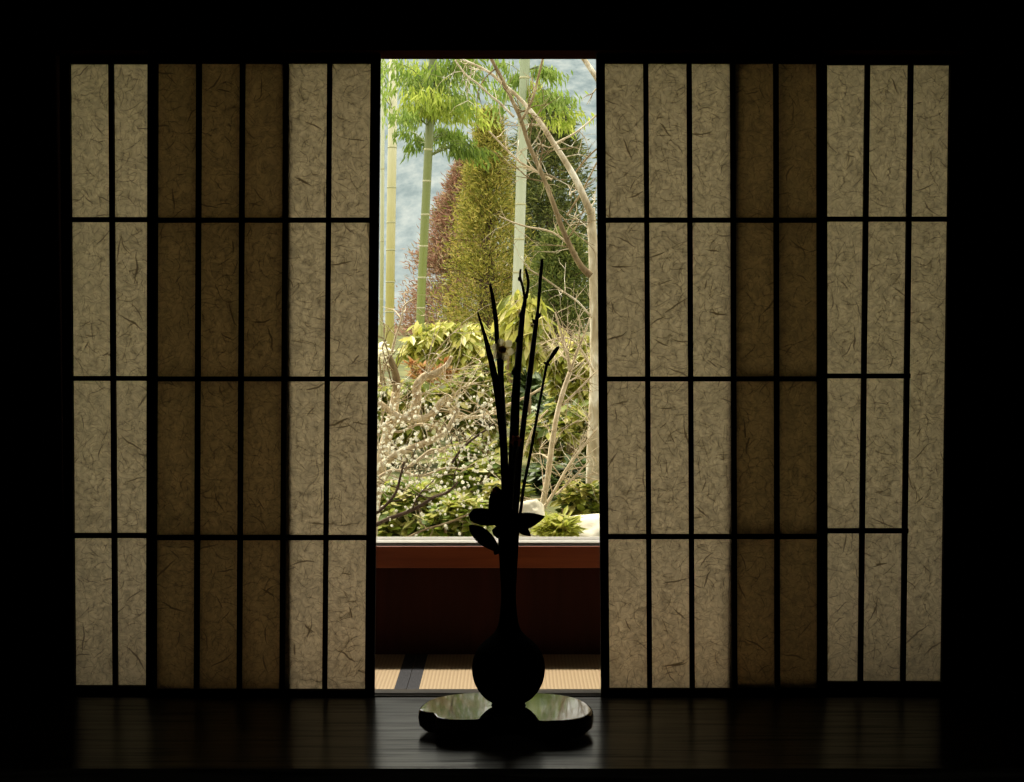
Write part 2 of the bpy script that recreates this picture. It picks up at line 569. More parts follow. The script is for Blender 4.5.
# threshold with two grooves, one for each pair of screens
mb = MB()
prof = [(-.013, -.2), (-.013, -.012), (.0102, -.012), (.0102, 0), (.0143, 0), (.0143, -.012), (.0350, -.012), (.0350, 0), (.082, 0), (.082, -.2)]
n = len(prof)
vs = [(x, y, z) for x in (-1.30, 1.30) for (y, z) in prof]
mb.add(vs, [(i, (i + 1) % n, n + (i + 1) % n, n + i) for i in range(n)] + [tuple(range(n))[::-1], tuple(range(n, 2 * n))])
struct('trim_1', mb, M['sill'])
struct('trim_2', MB().box(-1.30, 1.30, -.045, .085, 1.8365, 1.96), M['lintel'])
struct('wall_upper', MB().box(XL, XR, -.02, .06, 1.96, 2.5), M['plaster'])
struct('trim_3', MB().box(-1.42, -1.2965, -.012, .10, -0.2, 1.96), M['post'], bevel=.004)
struct('trim_4', MB().box(1.2805, 1.42, -.012, .10, -0.2, 1.96), M['post'], bevel=.004)
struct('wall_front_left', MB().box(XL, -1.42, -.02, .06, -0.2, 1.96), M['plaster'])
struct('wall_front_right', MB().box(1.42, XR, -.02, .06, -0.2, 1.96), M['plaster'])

# the narrow matted corridor behind the screens
ZT = -0.04
struct('floor_corridor', MB().box(XL, XR, .082, .76, -0.20, -0.095), M['room_floor'])
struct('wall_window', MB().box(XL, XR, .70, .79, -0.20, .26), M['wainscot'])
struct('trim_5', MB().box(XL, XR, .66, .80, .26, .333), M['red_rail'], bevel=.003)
struct('wall_window_upper', MB().box(XL, XR, .70, .80, 2.30, 3.0), M['outer'])
struct('ceiling_corridor', MB().box(XL, XR, .06, .70, 2.32, 2.38), M['corridor_ceil'])
struct('unseen_roof', MB().box(XL - .5, XR + .5, -6.2, 1.56, 3.00, 3.10), M['darkbark'])  # unseen slab added to block sun, eave sized to end the sun patch
struct('wall_outer_left', MB().box(XL - .12, XL, .70, .80, -0.6, 2.6), M['outer'])

# window: aluminium tracks with the sashes slid to both sides, open in the middle
mb = MB()
for y in (.672, .703, .740, .781):
    mb.box(XL, XR, y, y + .015, .3345, .345)
mb.box(XL, XR, .70, .80, 2.28, 2.30)
win = mb.build('window_1', M['alu'])
win['kind'] = 'structure'
MB().box(XL, XR, .664, .80, .333, .3345).build('track_bed', plain('grey_track_bed', (0.07, 0.06, 0.05), 0.6), win)


def sash(x0, x1, y):
    mb = MB()
    z0, z1, w = .346, 2.28, .035
    mb.box(x0, x0 + w, y - .012, y + .012, z0, z1)
    mb.box(x1 - w, x1, y - .012, y + .012, z0, z1)
    mb.box(x0 + w, x1 - w, y - .012, y + .012, z0, z0 + .05)
    mb.box(x0 + w, x1 - w, y - .012, y + .012, z1 - .05, z1)
    s = mb.build('window_sash', M['alu'], win)
    MB().box(x0 + w, x1 - w, y - .002, y + .002, z0 + .05, z1 - .05).build('glass_pane', M['glass'], s)


sash(-2.28, -1.02, .780)
sash(-2.24, -.98, .740)
sash(.335, 1.30, .740)
sash(1.30, 2.28, .780)

# ------------------------------------------------------------------ tatami mats
XB0 = at(402.5, 691, 4.14).x
ZB = -0.095


def tatami(x0, x1, border_side, label):
    t = thing('tatami_mat', label, 'mat', ((x0 + x1) / 2, .391, ZB), 'rush mats of the corridor')
    hw = (x1 - x0) / 2
    b = .037
    MB().box(-hw, hw, -.309, .309, 0, .052).build('mat_core', M['rush'], t)
    a0, a1 = (-hw, hw - b) if border_side > 0 else (-hw + b, hw)
    MB().box(a0, a1, -.309, .309, .052, .055).build('rush_facing', M['rush'], t)
    c0, c1 = (hw - b, hw) if border_side > 0 else (-hw, -hw + b)
    MB().box(c0, c1, -.309, .309, .052, .0556).build('cloth_border', M['cloth'], t)


tatami(XL + .02, XB0 - .0008, 1, 'pale rush mat left of the black cloth seam behind the screens')
tatami(XB0 + .0008, XR - .02, -1, 'pale rush mat right of the black cloth seam, behind the vase')

# ------------------------------------------------------------------ sliding paper screens
paper_tint = (0.530, 0.418, 0.258)
DOOR_Z0, DOOR_Z1 = -.012, 1.834


def shoji(label, x_left, y, shear, seed, flip, zs, short_last=False, W=.6575, rst=.0275, st=.0275):
    """x_left: outer edge of the left stile at floor level. zs = paper bottom, three bars, paper top."""
    t = thing('shoji_screen', label, 'sliding paper screen', (x_left, y, 0), 'sliding paper screens of the doorway')
    bw = .0138
    sh = shear
    d0, d1 = -.0095, .0095
    zb, z1, z2, z3, zt = zs
    wm = M['lattice']
    MB().box(0, st, d0, d1, DOOR_Z0, DOOR_Z1, sh).build('stile', wm, t)
    MB().box(W - rst, W, d0, d1, DOOR_Z0, DOOR_Z1, sh).build('stile', wm, t)
    MB().box(st, W - rst, d0, d1, DOOR_Z0, zb, sh).build('rail', wm, t)
    MB().box(st, W - rst, d0, d1, zt, DOOR_Z1, sh).build('rail', wm, t)
    inner = W - st - min(rst, .0275)
    cw = (inner - 4 * bw) / 5
    for k in range(4):
        x = st + cw * (k + 1) + bw * k
        MB().box(x, x + bw, -.007, .0083, zb, zt, sh).build('vertical_bar', wm, t)
    for k, z in enumerate((z1, z2, z3)):
        xe = W - rst if not (short_last and k < 2) else W - st - cw + .002
        MB().box(st, xe, -.0085, .0080, z - bw / 2, z + bw / 2, sh).build('horizontal_bar', wm, t)
    x0, x1 = st - .004, W - rst + .004
    mb = MB()
    nx, nz = 1, 1
    mb.add([(x0 + sh * (zb - .004), .0088, zb - .004), (x1 + sh * (zb - .004), .0088, zb - .004), (x1 + sh * (zt + .004), .0088, zt + .004), (x0 + sh * (zt + .004), .0088, zt + .004)], [(0, 1, 2, 3)])
    mb.build('paper', paper_mat('fibrous_paper', seed, paper_tint), t)
    return t


def zrow(py, D):
    return at(512, py, D).z


DF, DB = 4.053, 4.078
zf = [zrow(p, DF) for p in (690, 537.8, 379, 220, 63)]
zbk = [zrow(p, DB) for p in (683.5, 532.5, 376.5, 219.5, 64)]
shoji('front left paper screen beside the opening, its left columns darkened by doubled paper', -1.0540, 0, .0138, 3.1, False, zf)
shoji('left rear paper screen by the left post, only two bright columns showing', -1.2945, .0245, .0055, 41.7, False, [zrow(p, DB) for p in (686.2, 535.7, 378.5, 219.5, 63.5)])
shoji('front right paper screen beside the opening, three bright columns then two darker', .2568, 0, -.0105, 77.9, False, [zrow(p, DF) for p in (689, 536.8, 379, 220, 63)], False, .6520, .0275, .0245)
shoji('right rear paper screen by the right post, with two crossbars broken short', .6200, .0245, .0006, 120.3, False, [zrow(p, DB) for p in (682, 531, 376, 219, 64.5)], True, .6575, .033)

# ------------------------------------------------------------------ vase stand, vase
YV = 3.71
Y0 = CAM.y + YV                                         # the vase's own line


def smooth_loop(pts, n=6):
    out = []
    m = len(pts)
    for i in range(m):
        p0, p1, p2, p3 = [Vector(pts[(i + k - 1) % m]) for k in range(4)]
        for k in range(n):
            t = k / n
            out.append(0.5 * ((2 * p1) + (p2 - p0) * t + (2 * p0 - 5 * p1 + 4 * p2 - p3) * t * t + (3 * p1 - p0 - 3 * p2 + p3) * t ** 3))
    return out


ZS = .067                                               # top of the stand


def on_plane(px, py, z):
    u = (px - 512.0) / F
    w = (391.0 - py) / F
    dy = math.cos(PITCH) + w * math.sin(PITCH)
    dz = -math.sin(PITCH) + w * math.cos(PITCH)
    s = (z - CAM.z) / dz
    return Vector((CAM.x + u * s, CAM.y + dy * s, z))


outline_px = [(420, 708), (428, 701.5), (440, 697.5), (456, 695), (474, 693.6), (492, 694.2), (512, 694.8), (532, 694), (550, 694.6), (568, 697), (582, 701), (590, 706.5),
              (591.5, 711), (584, 716), (571, 718.6), (553, 719.6), (538, 719.4), (528, 714.5), (512, 712.5), (494, 714.5), (482, 717.6), (468, 718.8), (450, 718.4), (438, 716.2), (434, 712.6), (424, 711)]
loop = smooth_loop([on_plane(px, py, 0) for px, py in outline_px], 5)
# px,py lie on the top plane
loop = smooth_loop([on_plane(px, py, ZS) for px, py in outline_px], 5)
cen = sum(loop, Vector()) / len(loop)
stand = thing('vase_stand', 'black lacquered vase stand of free lobed outline on the polished board', 'stand', (cen.x, cen.y, 0))
mb = MB()
rings = [(0.86, .007), (0.955, .012), (1.008, .024), (1.020, .044), (1.014, .060), (1.0, ZS - .001), (.985, ZS)]
vs, fs = [], []
nl = len(loop)
for s, z in rings:
    for p in loop:
        vs.append(((p.x - cen.x) * s, (p.y - cen.y) * (s if z > .03 else s * .98), z + ((p.y - cen.y) * .021 if z > .05 else 0)))
for i in range(len(rings) - 1):
    for k in range(nl):
        a, b = i * nl + k, i * nl + (k + 1) % nl
        fs.append((a, b, b + nl, a + nl))
fs.append(tuple(range(nl))[::-1])
fs.append(tuple((len(rings) - 1) * nl + k for k in range(nl)))
mb.add(vs, fs)
slab = mb.build('slab', M['lacquer'], stand)
for fx, fy in ((-.15, -.055), (.15, -.06), (-.13, .06), (.14, .06)):
    MB().lathe([(.021, 0), (.026, .003), (.024, .006), (.028, .010)], 16, fx, fy).build('foot', M['lacquer'], stand, True)

sv = 1 / 379.0
xv = at(508.5, 690, YV).x
vase = thing('vase', 'slender-necked black bronze vase with round belly, standing on the lobed stand', 'vase', (xv, Y0, ZS))
zpx = lambda py: at(508, py, YV).z - ZS
prof = [(17.2, 709.0), (17.6, 706), (16.4, 703), (18.0, 700.8), (24, 697), (30, 690), (34.5, 681), (36.4, 670), (35.2, 659), (31.5, 650), (25.5, 643), (18.5, 637), (13.0, 631), (10.2, 624), (8.6, 614), (7.6, 602), (7.4, 590),
        (8.3, 575), (9.2, 560), (9.9, 547), (10.4, 538), (11.2, 532), (12.4, 529.5), (12.6, 528), (11.6, 527.6), (9.8, 531), (8.2, 545), (6.4, 575)]
pr = [(r * sv, max(0, zpx(py)) if i else 0.0) for i, (r, py) in enumerate(prof)]
def densify(pr, n=4):
    q = []
    P = [Vector((a, b, 0)) for a, b in pr]
    for i in range(len(P) - 1):
        p0, p1, p2, p3 = P[max(i - 1, 0)], P[i], P[i + 1], P[min(i + 2, len(P) - 1)]
        for k in range(n):
            t = k / n
            v = 0.5 * ((2 * p1) + (p2 - p0) * t + (2 * p0 - 5 * p1 + 4 * p2 - p3) * t * t + (3 * p1 - p0 - 3 * p2 + p3) * t ** 3)
            q.append((max(v.x, .001), max(v.y, 0)))
    q.append(pr[-1])
    return q
foot_prof, body_prof = pr[:4], pr[3:]
MB().lathe(densify(foot_prof), 56).build('foot_ring', M['vase'], vase, True)
MB().lathe(densify(body_prof), 56).build('vase_body', M['vase'], vase, True)

# ------------------------------------------------------------------ the cut stems in the vase
def vp(px, py, off=0.0):
    return at(px, py, YV + off)


def blade(name_t, pts, widths, mat, parent, off):
    """A narcissus leaf: a flat strap with a raised keel along the points."""
    P = [vp(x, y, off) for x, y in pts]
    r = [w * sv * .5 for w in widths]
    Q, R = [], []
    for i in range(len(P) - 1):
        p0, p1, p2, p3 = P[max(i - 1, 0)], P[i], P[i + 1], P[min(i + 2, len(P) - 1)]
        for k in range(4):
            t = k / 4
            Q.append(0.5 * ((2 * p1) + (p2 - p0) * t + (2 * p0 - 5 * p1 + 4 * p2 - p3) * t * t + (3 * p1 - p0 - 3 * p2 + p3) * t ** 3))
            R.append(r[i] * (1 - t) + r[i + 1] * t)
    Q.append(P[-1]); R.append(r[-1])
    mb = MB()
    vs, fs = [], []
    for i, (p, w) in enumerate(zip(Q, R)):
        tan = (Q[min(i + 1, len(Q) - 1)] - Q[max(i - 1, 0)]).normalized()
        side = tan.cross(Vector((0, 1, 0))).normalized()
        fw = side.cross(tan).normalized()
        vs += [p - side * w, p + fw * w * .35, p + side * w, p - fw * w * .12]
    for i in range(len(Q) - 1):
        for k in range(4):
            a, b = i * 4 + k, i * 4 + (k + 1) % 4
            fs.append((a, b, b + 4, a + 4))
    fs.append((0, 1, 2, 3)); fs.append(tuple(len(vs) - 4 + k for k in range(4)))
    mb.add([v - parent.location for v in vs], fs)
    return mb.build(name_t, mat, parent, True)


base_pt = vp(509, 535)
nar = thing('narcissus', 'white narcissus with six backlit petals and two strap leaves in the vase', 'flower', base_pt)
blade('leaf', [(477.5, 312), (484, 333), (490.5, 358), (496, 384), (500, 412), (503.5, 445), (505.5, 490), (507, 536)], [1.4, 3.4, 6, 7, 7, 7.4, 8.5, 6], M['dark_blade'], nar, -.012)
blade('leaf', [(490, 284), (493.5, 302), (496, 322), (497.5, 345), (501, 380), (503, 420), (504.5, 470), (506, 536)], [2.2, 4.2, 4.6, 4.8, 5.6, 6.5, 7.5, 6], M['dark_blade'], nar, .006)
fc = vp(502.6, 349.5, -.006)
MB().tube(rel(nar, [vp(508, 538, -.004), vp(505.5, 480, -.004), vp(503.5, 420, -.004), vp(502.3, 375, -.001), vp(502.6, 358, .008), fc + Vector((0, .012, 0))]), [2.2 * sv, 2.2 * sv, 2 * sv, 1.6 * sv, 1.5 * sv, 2 * sv], 8, 4).build('stem', M['dark_blade'], nar, True)
mb = MB()
cr = [(.8, 0), (2.2, .6), (3.0, 2.2), (3.3, 3.6), (3.7, 4.2)]
seg = 18
vs, fs = [], []
for i, (r, d) in enumerate(cr):
    for k in range(seg):
        a = 2 * math.pi * k / seg
        rr = r * sv * (1 + (.07 * math.sin(6 * a) if i == 4 else 0))
        vs.append(fc - nar.location + Vector((rr * math.cos(a), -d * sv, rr * math.sin(a))))
for i in range(len(cr) - 1):
    for k in range(seg):
        a, b = i * seg + k, i * seg + (k + 1) % seg
        fs.append((a, b, b + seg, a + seg))
fs.append(tuple(range(seg)))
mb.add(vs, fs)
head = mb.build('flower_head', M['corona'], nar, True)

for k in range(6):
    a = math.radians(90 + 60 * k + 14)
    dv = Vector((math.cos(a), .06 + .03 * (k % 2), math.sin(a)))
    side = Vector((-math.sin(a), 0, math.cos(a)))
    L = (11.6 + (k % 3) * .5) * sv
    W = 4.2 * sv
    mb = MB()
    vs, fs = [], []
    for i in range(7):
        t = i / 6
        w = W * (math.sin(math.pi * min(1, .12 + t * .80)) ** .7) if i < 6 else 0.0004
        c = fc + dv * (L * t) + Vector((0, .006 * math.sin(t * 3), 0))
        vs += [c - side * w + Vector((0, -.0015, 0)), c + Vector((0, .001, 0)), c + side * w + Vector((0, -.0015, 0))]
    for i in range(6):
        b = i * 3
        fs += [(b, b + 1, b + 4, b + 3), (b + 1, b + 2, b + 5, b + 4)]
    mb.add([Vector(v) - nar.location for v in vs], fs)
    mb.build('petal', M['petal'], head, True)

# second flower, low between the stems, facing away into shade
nar2 = thing('narcissus', 'shaded narcissus bud low between the upright stems in the vase', 'flower', base_pt + Vector((.003, .004, 0)))
c2 = vp(516, 441, -.014)
MB().tube(rel(nar2, [vp(509, 538, -.008), vp(511, 500, -.012), vp(513.5, 465, -.013), c2]), [2.4 * sv, 2.2 * sv, 2 * sv, 2 * sv], 8, 4).build('stem', M['dark_blade'], nar2, True)
mb = MB()
for k in range(6):
    a = math.radians(60 * k + 10)
    d = Vector((math.cos(a) * .75, -.35, math.sin(a) * .9))
    mb.leaves([c2 - nar2.location + Vector((0, .002, 0))], [d], 7.5 * sv, 5.0 * sv, [Vector((0, -1, .1))], True)
o = mb.build('bud', M['bud'], nar2, True)


def knobby(mb, t, pts, radii, off=0.0, seg=8):
    mb.tube(rel(t, [vp(x, y, off) for x, y in pts]), [r * sv for r in radii], seg, 4)
    return mb


br = thing('cut_branch', 'tall forked branch with knobby buds rising from the vase centre', 'branch', base_pt + Vector((.006, .01, 0)))
mb = MB()
knobby(mb, br, [(511, 537), (513.5, 500), (514.2, 470), (515.5, 435), (516.5, 405), (517.2, 378), (519, 352), (521, 330), (523, 312), (525.3, 299)], [3.4, 3.4, 3.4, 3.4, 3.3, 3.5, 3.4, 2.9, 2.4, 1.8], .010)
brs = mb.build('main_stem', M['dark_twig'], br, True)
mb = MB(); knobby(mb, br, [(525, 301), (523.2, 289), (520.6, 279), (520, 274), (520.8, 269)], [1.3, 1.3, 1.2, 1.1, .9], .010); mb.build('fork_twig', M['dark_twig'], br, True)
mb = MB(); knobby(mb, br, [(525.3, 300), (527.5, 291), (528.2, 281), (526.6, 273), (525.2, 268.5)], [1.4, 1.5, 1.5, 1.3, .9], .010); mb.build('fork_twig', M['dark_twig'], br, True)
mb = MB(); knobby(mb, br, [(512, 538), (511, 500), (510.8, 455), (512, 425), (513.2, 398), (514.8, 380), (516.5, 366)], [2.2, 2.2, 2.2, 2.1, 1.9, 1.9, 1.6], .004); mb.build('side_stem', M['dark_twig'], br, True)
for bx, by, s, an in ((521.8, 315, 3.6, 80), (519.2, 279.5, 1.6, 110), (514.0, 372, 3.0, 85), (513.0, 396, 2.4, 95), (526.6, 297, 1.8, 60), (517.6, 340, 2.6, 90), (511.4, 428, 2.2, 95), (514.6, 436, 3.2, 90)):
    p = vp(bx, by, .008) - br.location
    d = Vector((math.cos(math.radians(an)), 0, math.sin(math.radians(an)))) * s * sv * 1.7
    MB().tube([p - d * .7, p - d * .35, p, p + d * .6, p + d], [.3 * s * sv, .8 * s * sv, s * sv * .9, s * sv * .5, .1 * s * sv], 8, 3).build('bud', M['dark_twig'], brs, True)

bl = thing('cut_branch', 'straight slender branch reaching highest of the stems in the vase', 'branch', base_pt + Vector((.012, .016, 0)))
mb = MB()
knobby(mb, bl, [(514, 537), (517.5, 490), (519.5, 462), (523, 428), (526.5, 400), (529.5, 378), (532.5, 352), (535.5, 328), (537.6, 312)], [2.8, 2.8, 2.8, 2.8, 2.8, 2.8, 2.7, 2.3, 1.6], .018)
bls = mb.build('main_stem', M['dark_twig'], bl, True)
mb = MB(); knobby(mb, bl, [(537.4, 314), (539, 298), (540.2, 280), (541.6, 266), (542, 259)], [1.2, 1.7, 1.7, 1.7, 1.4], .018); mb.build('tip', M['dark_twig'], bl, True)
for bx, by, s, an in ((539, 316, 2.3, 60), (534.4, 322, 2.4, 125)):
    p = vp(bx, by, .016) - bl.location
    d = Vector((math.cos(math.radians(an)), 0, math.sin(math.radians(an)))) * s * sv * 1.6
    MB().tube([p - d * .7, p, p + d * .6, p + d], [.4 * s * sv, s * sv * .9, s * sv * .5, .1 * s * sv], 8, 3).build('bud', M['dark_twig'], bls, True)

bs = thing('budded_stem', 'thin bent stem tipped with one oval bud, rightmost of the stems', 'branch', base_pt + Vector((.016, .0, 0)))
mb = MB()
knobby(mb, bs, [(515, 537), (520.5, 512), (523.5, 488), (529.5, 458), (535.5, 425), (541, 395), (544.5, 376), (547, 364), (550.5, 358)], [1.6, 1.6, 1.6, 1.5, 1.4, 1.3, 1.3, 1.6, 1.2], -.004)
mb.build('stem', M['dark_twig'], bs, True)
mb = MB(); knobby(mb, bs, [(549.5, 360), (552, 356), (555, 351.5), (557.6, 348), (558.8, 346.3)], [1.2, 2.0, 2.3, 1.7, .5], -.004, 10); mb.build('bud', M['dark_twig'], bs, True)
mb = MB()
for d in ((-.9, 0, .4), (.8, -.2, -.3), (-.3, -.3, -.8)):
    mb.leaves([vp(547, 364, -.004) - bs.location], [Vector(d)], 4.2 * sv, 2.6 * sv, [Vector((.1, -1, .2))], True)
mb.build('bud_scale', M['dark_twig'], bs, True)

# camellia sprig at the lip: a stem with broad thick leaves
cm = thing('camellia_sprig', 'sprig of broad dark camellia leaves clustered at the vase lip', 'sprig', base_pt + Vector((-.004, -.02, 0)))
MB().tube(rel(cm, [vp(508, 545, -.006), vp(507, 528, -.016), vp(504, 518, -.026), vp(498, 508, -.030)]), [2 * sv, 2 * sv, 1.8 * sv, 1.2 * sv], 8, 4).build('stem', M['dark_twig'], cm, True)


def broad_leaf(b, tip, width, bulge, off0, off1, sharp=1.0, parent=cm):
    B, T = vp(*b, off0), vp(*tip, off1)
    ax = T - B
    side = ax.cross(Vector((0, 1, 0))).normalized()
    nrm = side.cross(ax).normalized()
    mb = MB(); vs, fs = [], []
    n = 12
    for i in range(n + 1):
        t = i / n
        w = width * sv * .5 * (max(0, math.sin(math.pi * t ** bulge)) ** sharp) + .0003
        c = B + ax * t + nrm * (.006 * math.sin(math.pi * t))
        vs += [c - side * w + nrm * w * .25, c, c + side * w + nrm * w * .25]
    for i in range(n):
        k = i * 3
        fs += [(k, k + 1, k + 4, k + 3), (k + 1, k + 2, k + 5, k + 4)]
    mb.add([v - parent.location for v in vs], fs)
    o = mb.build('leaf', M['dark_leaf'], parent, True)
    s = o.modifiers.new('thick', 'SOLIDIFY'); s.thickness = .0012
    return o


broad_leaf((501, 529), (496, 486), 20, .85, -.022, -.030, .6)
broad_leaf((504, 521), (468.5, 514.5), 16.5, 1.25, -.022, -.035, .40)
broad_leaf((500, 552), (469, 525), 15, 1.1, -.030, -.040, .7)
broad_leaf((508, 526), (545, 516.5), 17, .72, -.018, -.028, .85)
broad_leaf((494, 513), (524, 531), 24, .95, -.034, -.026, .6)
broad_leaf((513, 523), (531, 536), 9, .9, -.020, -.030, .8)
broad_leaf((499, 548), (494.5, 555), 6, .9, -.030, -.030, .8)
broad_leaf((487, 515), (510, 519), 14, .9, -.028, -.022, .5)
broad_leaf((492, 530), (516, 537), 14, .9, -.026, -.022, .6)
MB().tube(rel(cm, [vp(497, 496, -.034), vp(494.5, 491.5, -.034), vp(493, 488, -.034)]), [2.4 * sv, 2 * sv, .6 * sv], 8, 3).build('bud', M['bud'], cm, True)

# ------------------------------------------------------------------ the garden
GP = [(-99, -.55), (4.86, -.55), (5.4, -.25), (6.2, .02), (7.5, .22), (9, .33), (12, .5), (16, .68), (22, .85), (40, 1.1), (70, 1.2)]


def gz(D):
    for (a, za), (b, zb_) in zip(GP, GP[1:]):
        if D <= b:
            t = (D - a) / (b - a)
            return za + (zb_ - za) * t
    return GP[-1][1]


mb = MB()
nx, ny = 60, 70
vs, fs = [], []
for j in range(ny + 1):
    D = 4.88 + (70 - 4.88) * (j / ny) ** 2.2
    for i in range(nx + 1):
        x = (-1 + 2 * i / nx) * (4 + D * .55)
        vs.append((x, CAM.y + D, gz(D) + .05 * math.sin(x * 1.7 + D) * math.sin(D * 1.3 + x * .4) * min(1, (D - 4.8))))
for j in range(ny):
    for i in range(nx):
        a = j * (nx + 1) + i
        fs.append((a, a + 1, a + nx + 2, a + nx + 1))
mb.add(vs, fs)
struct('ground', mb, M['ground']).data.polygons.foreach_set('use_smooth', [True] * len(fs))

# wooded hillside far beyond, its haze painted into the surface colour
mb = MB()
vs, fs = [], []
nx, ny = 70, 40
for j in range(ny + 1):
    t = j / ny
    for i in range(nx + 1):
        x = -140 + 280 * i / nx
        y = 70 + 190 * t
        z = 1.0 + 74 * t ** 1.15 - x * .06 * t + 4 * math.sin(x * .06 + 1.0) * t + 2.4 * math.sin(x * .15 + t * 9) * t + random.uniform(-.5, .5) * t
        vs.append((x, y, z))
for j in range(ny):
    for i in range(nx):
        a = j * (nx + 1) + i
        fs.append((a, a + 1, a + nx + 2, a + nx + 1))
mb.add(vs, fs)
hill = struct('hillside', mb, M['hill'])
hill.data.polygons.foreach_set('use_smooth', [True] * len(fs))

# ---- bamboo
BAM = {
    'main': bamboo_mat('yellowing_bamboo', (0.34, 0.30, 0.07), (0.58, 0.57, 0.40), 1.0, 3.4),
    'green': bamboo_mat('green_bamboo', (0.16, 0.19, 0.025), (0.075, 0.095, 0.028), 1.0, 3.4),
    'pale': bamboo_mat('pale_grey_bamboo', (0.40, 0.42, 0.30), (0.17, 0.22, 0.11), 1.2, 3.4),
    'edge': bamboo_mat('olive_bamboo', (0.30, 0.30, 0.12), (0.50, 0.52, 0.38), 1.0, 3.4),
}
node_mat = plain('bamboo_node_ring', (0.34, 0.33, 0.18), 0.6)
bleaf = [leaf_mat('bamboo_leaf_bright', [(0.22, 0.30, 0.03), (0.36, 0.44, 0.06), (0.50, 0.54, 0.12)], 0.5, 0.5),
         leaf_mat('bamboo_leaf_mid', [(0.12, 0.20, 0.025), (0.22, 0.32, 0.05), (0.34, 0.42, 0.12)], 0.5, 0.5),
         leaf_mat('bamboo_leaf_dark', [(0.08, 0.14, 0.02), (0.15, 0.23, 0.03), (0.25, 0.32, 0.06)], 0.5, 0.5)]


def bamboo(label, pts, D, wpx, mat, nodes, clusters):
    P = [at(x, y, D) for x, y in pts]
    g = Vector((P[0].x, CAM.y + D, gz(D) - .05))
    P = [g] + P if P[0].z > g.z + .1 else P
    top = P[-1] + (P[-1] - P[-2]).normalized() * 2.2
    P.append(top)
    t = thing('bamboo', label, 'bamboo', g, 'bamboo in the garden')
    r = wpx / 2 * px_m(D)
    m = MB().tube(rel(t, P), [r] * (len(P) - 2) + [r * .97, r * .55], 14, 6)
    culm = m.build('culm', mat, t, True)
    # nodes: a pale ring where two lengths of the culm meet, along the true curve
    dense = []
    for i in range(len(P) - 1):
        for k in range(40):
            dense.append(P[i].lerp(P[i + 1], k / 40))
    for ny_ in nodes:
        z = at(430, ny_, D).z
        q = min(dense, key=lambda p: abs(p.z - z)) - t.location
        MB().tube([q + Vector((0, 0, -.012)), q + Vector((0, 0, -.004)), q + Vector((0, 0, .004)), q + Vector((0, 0, .012))], [r * .99, r * 1.07, r * 1.07, r * .99], 14, 0).build('node', node_mat, culm, True)
    for (cx, cy, rx, ry, n, mi) in clusters:
        Dc = D + random.uniform(-.5, .5)
        c = at(cx, cy, Dc)
        s = px_m(Dc)
        mb = MB()
        q = min(dense, key=lambda p: abs(p.z - (c.z - .1)))
        tips = []
        for k in range(max(3, n // 60)):
            e = c + Vector((random.uniform(-1, 1) * rx * s, random.uniform(-.7, .7) * rx * s, random.uniform(-.7, 1.0) * ry * s))
            mid = q.lerp(e, .5) + Vector((0, 0, abs(e.x - q.x) * .18))
            mb.tube(rel(t, [q, mid, e]), [.007, .005, .002], 5, 4)
            tips.append((mid, e))
        bo = mb.build('branch', BAM['green'], t, True)
        Pn, Dn, up = [], [], []
        for k in range(n):
            mid, e = random.choice(tips)
            b = mid.lerp(e, random.uniform(.1, 1.15)) + Vector((random.gauss(0, .24 * rx * s), random.gauss(0, .24 * rx * s), random.gauss(0, .30 * ry * s)))
            Pn.append(b - t.location)
            Dn.append(((b.x - q.x) * .5 + random.gauss(0, .35), random.gauss(0, .4), -1.0 + random.gauss(0, .35)))
            up.append((random.gauss(0, .5), -1, random.gauss(0, .5)))
        MB().leaves(Pn, Dn, RNG.uniform(.07, .13, n), RNG.uniform(.014, .024, n), np.array(up)).build('foliage', bleaf[mi], bo)
    return t


bamboo('pale yellow bamboo with long bare culm, left of the green one', [(389.5, 340), (390.5, 260), (392, 160), (393.5, 60)], 18.0, 9.0, BAM['main'], [70, 92, 118, 148, 188, 222, 250, 283, 313], [(382, 95, 9, 30, 120, 1), (380, 70, 8, 16, 60, 1)])
bamboo('green bamboo leaning right with pale node rings, drooping bright foliage at its top', [(419, 360), (422, 280), (426.5, 190), (430, 120), (433, 60)], 15.5, 8.6, BAM['green'], [84, 149, 182, 214, 247, 278, 308, 338],
       [(410, 82, 26, 20, 520, 1), (458, 72, 30, 14, 560, 2), (436, 102, 34, 13, 800, 0), (462, 112, 24, 15, 420, 0), (404, 112, 14, 14, 190, 1), (432, 76, 40, 18, 420, 0), (409, 140, 12, 10, 180, 2), (452, 138, 16, 10, 330, 1), (475, 150, 16, 10, 330, 2), (482, 88, 14, 22, 240, 1)])
bamboo('pale grey bamboo culm rising behind the tall cut stems', [(516, 330), (517.4, 290), (520, 220), (522, 150), (525, 60)], 14.5, 10.4, BAM['pale'], [78, 118, 168, 204, 240, 272], [(545, 66, 20, 10, 230, 1), (562, 104, 22, 14, 250, 1), (574, 126, 14, 14, 150, 0), (505, 72, 14, 14, 190, 1), (505, 100, 12, 18, 120, 1), (540, 95, 14, 16, 150, 0)])
bamboo('thin olive bamboo at the left edge of the opening', [(381, 340), (382, 250), (382.5, 160), (383, 60)], 18.5, 4.0, BAM['edge'], [100, 170, 240, 300], [])

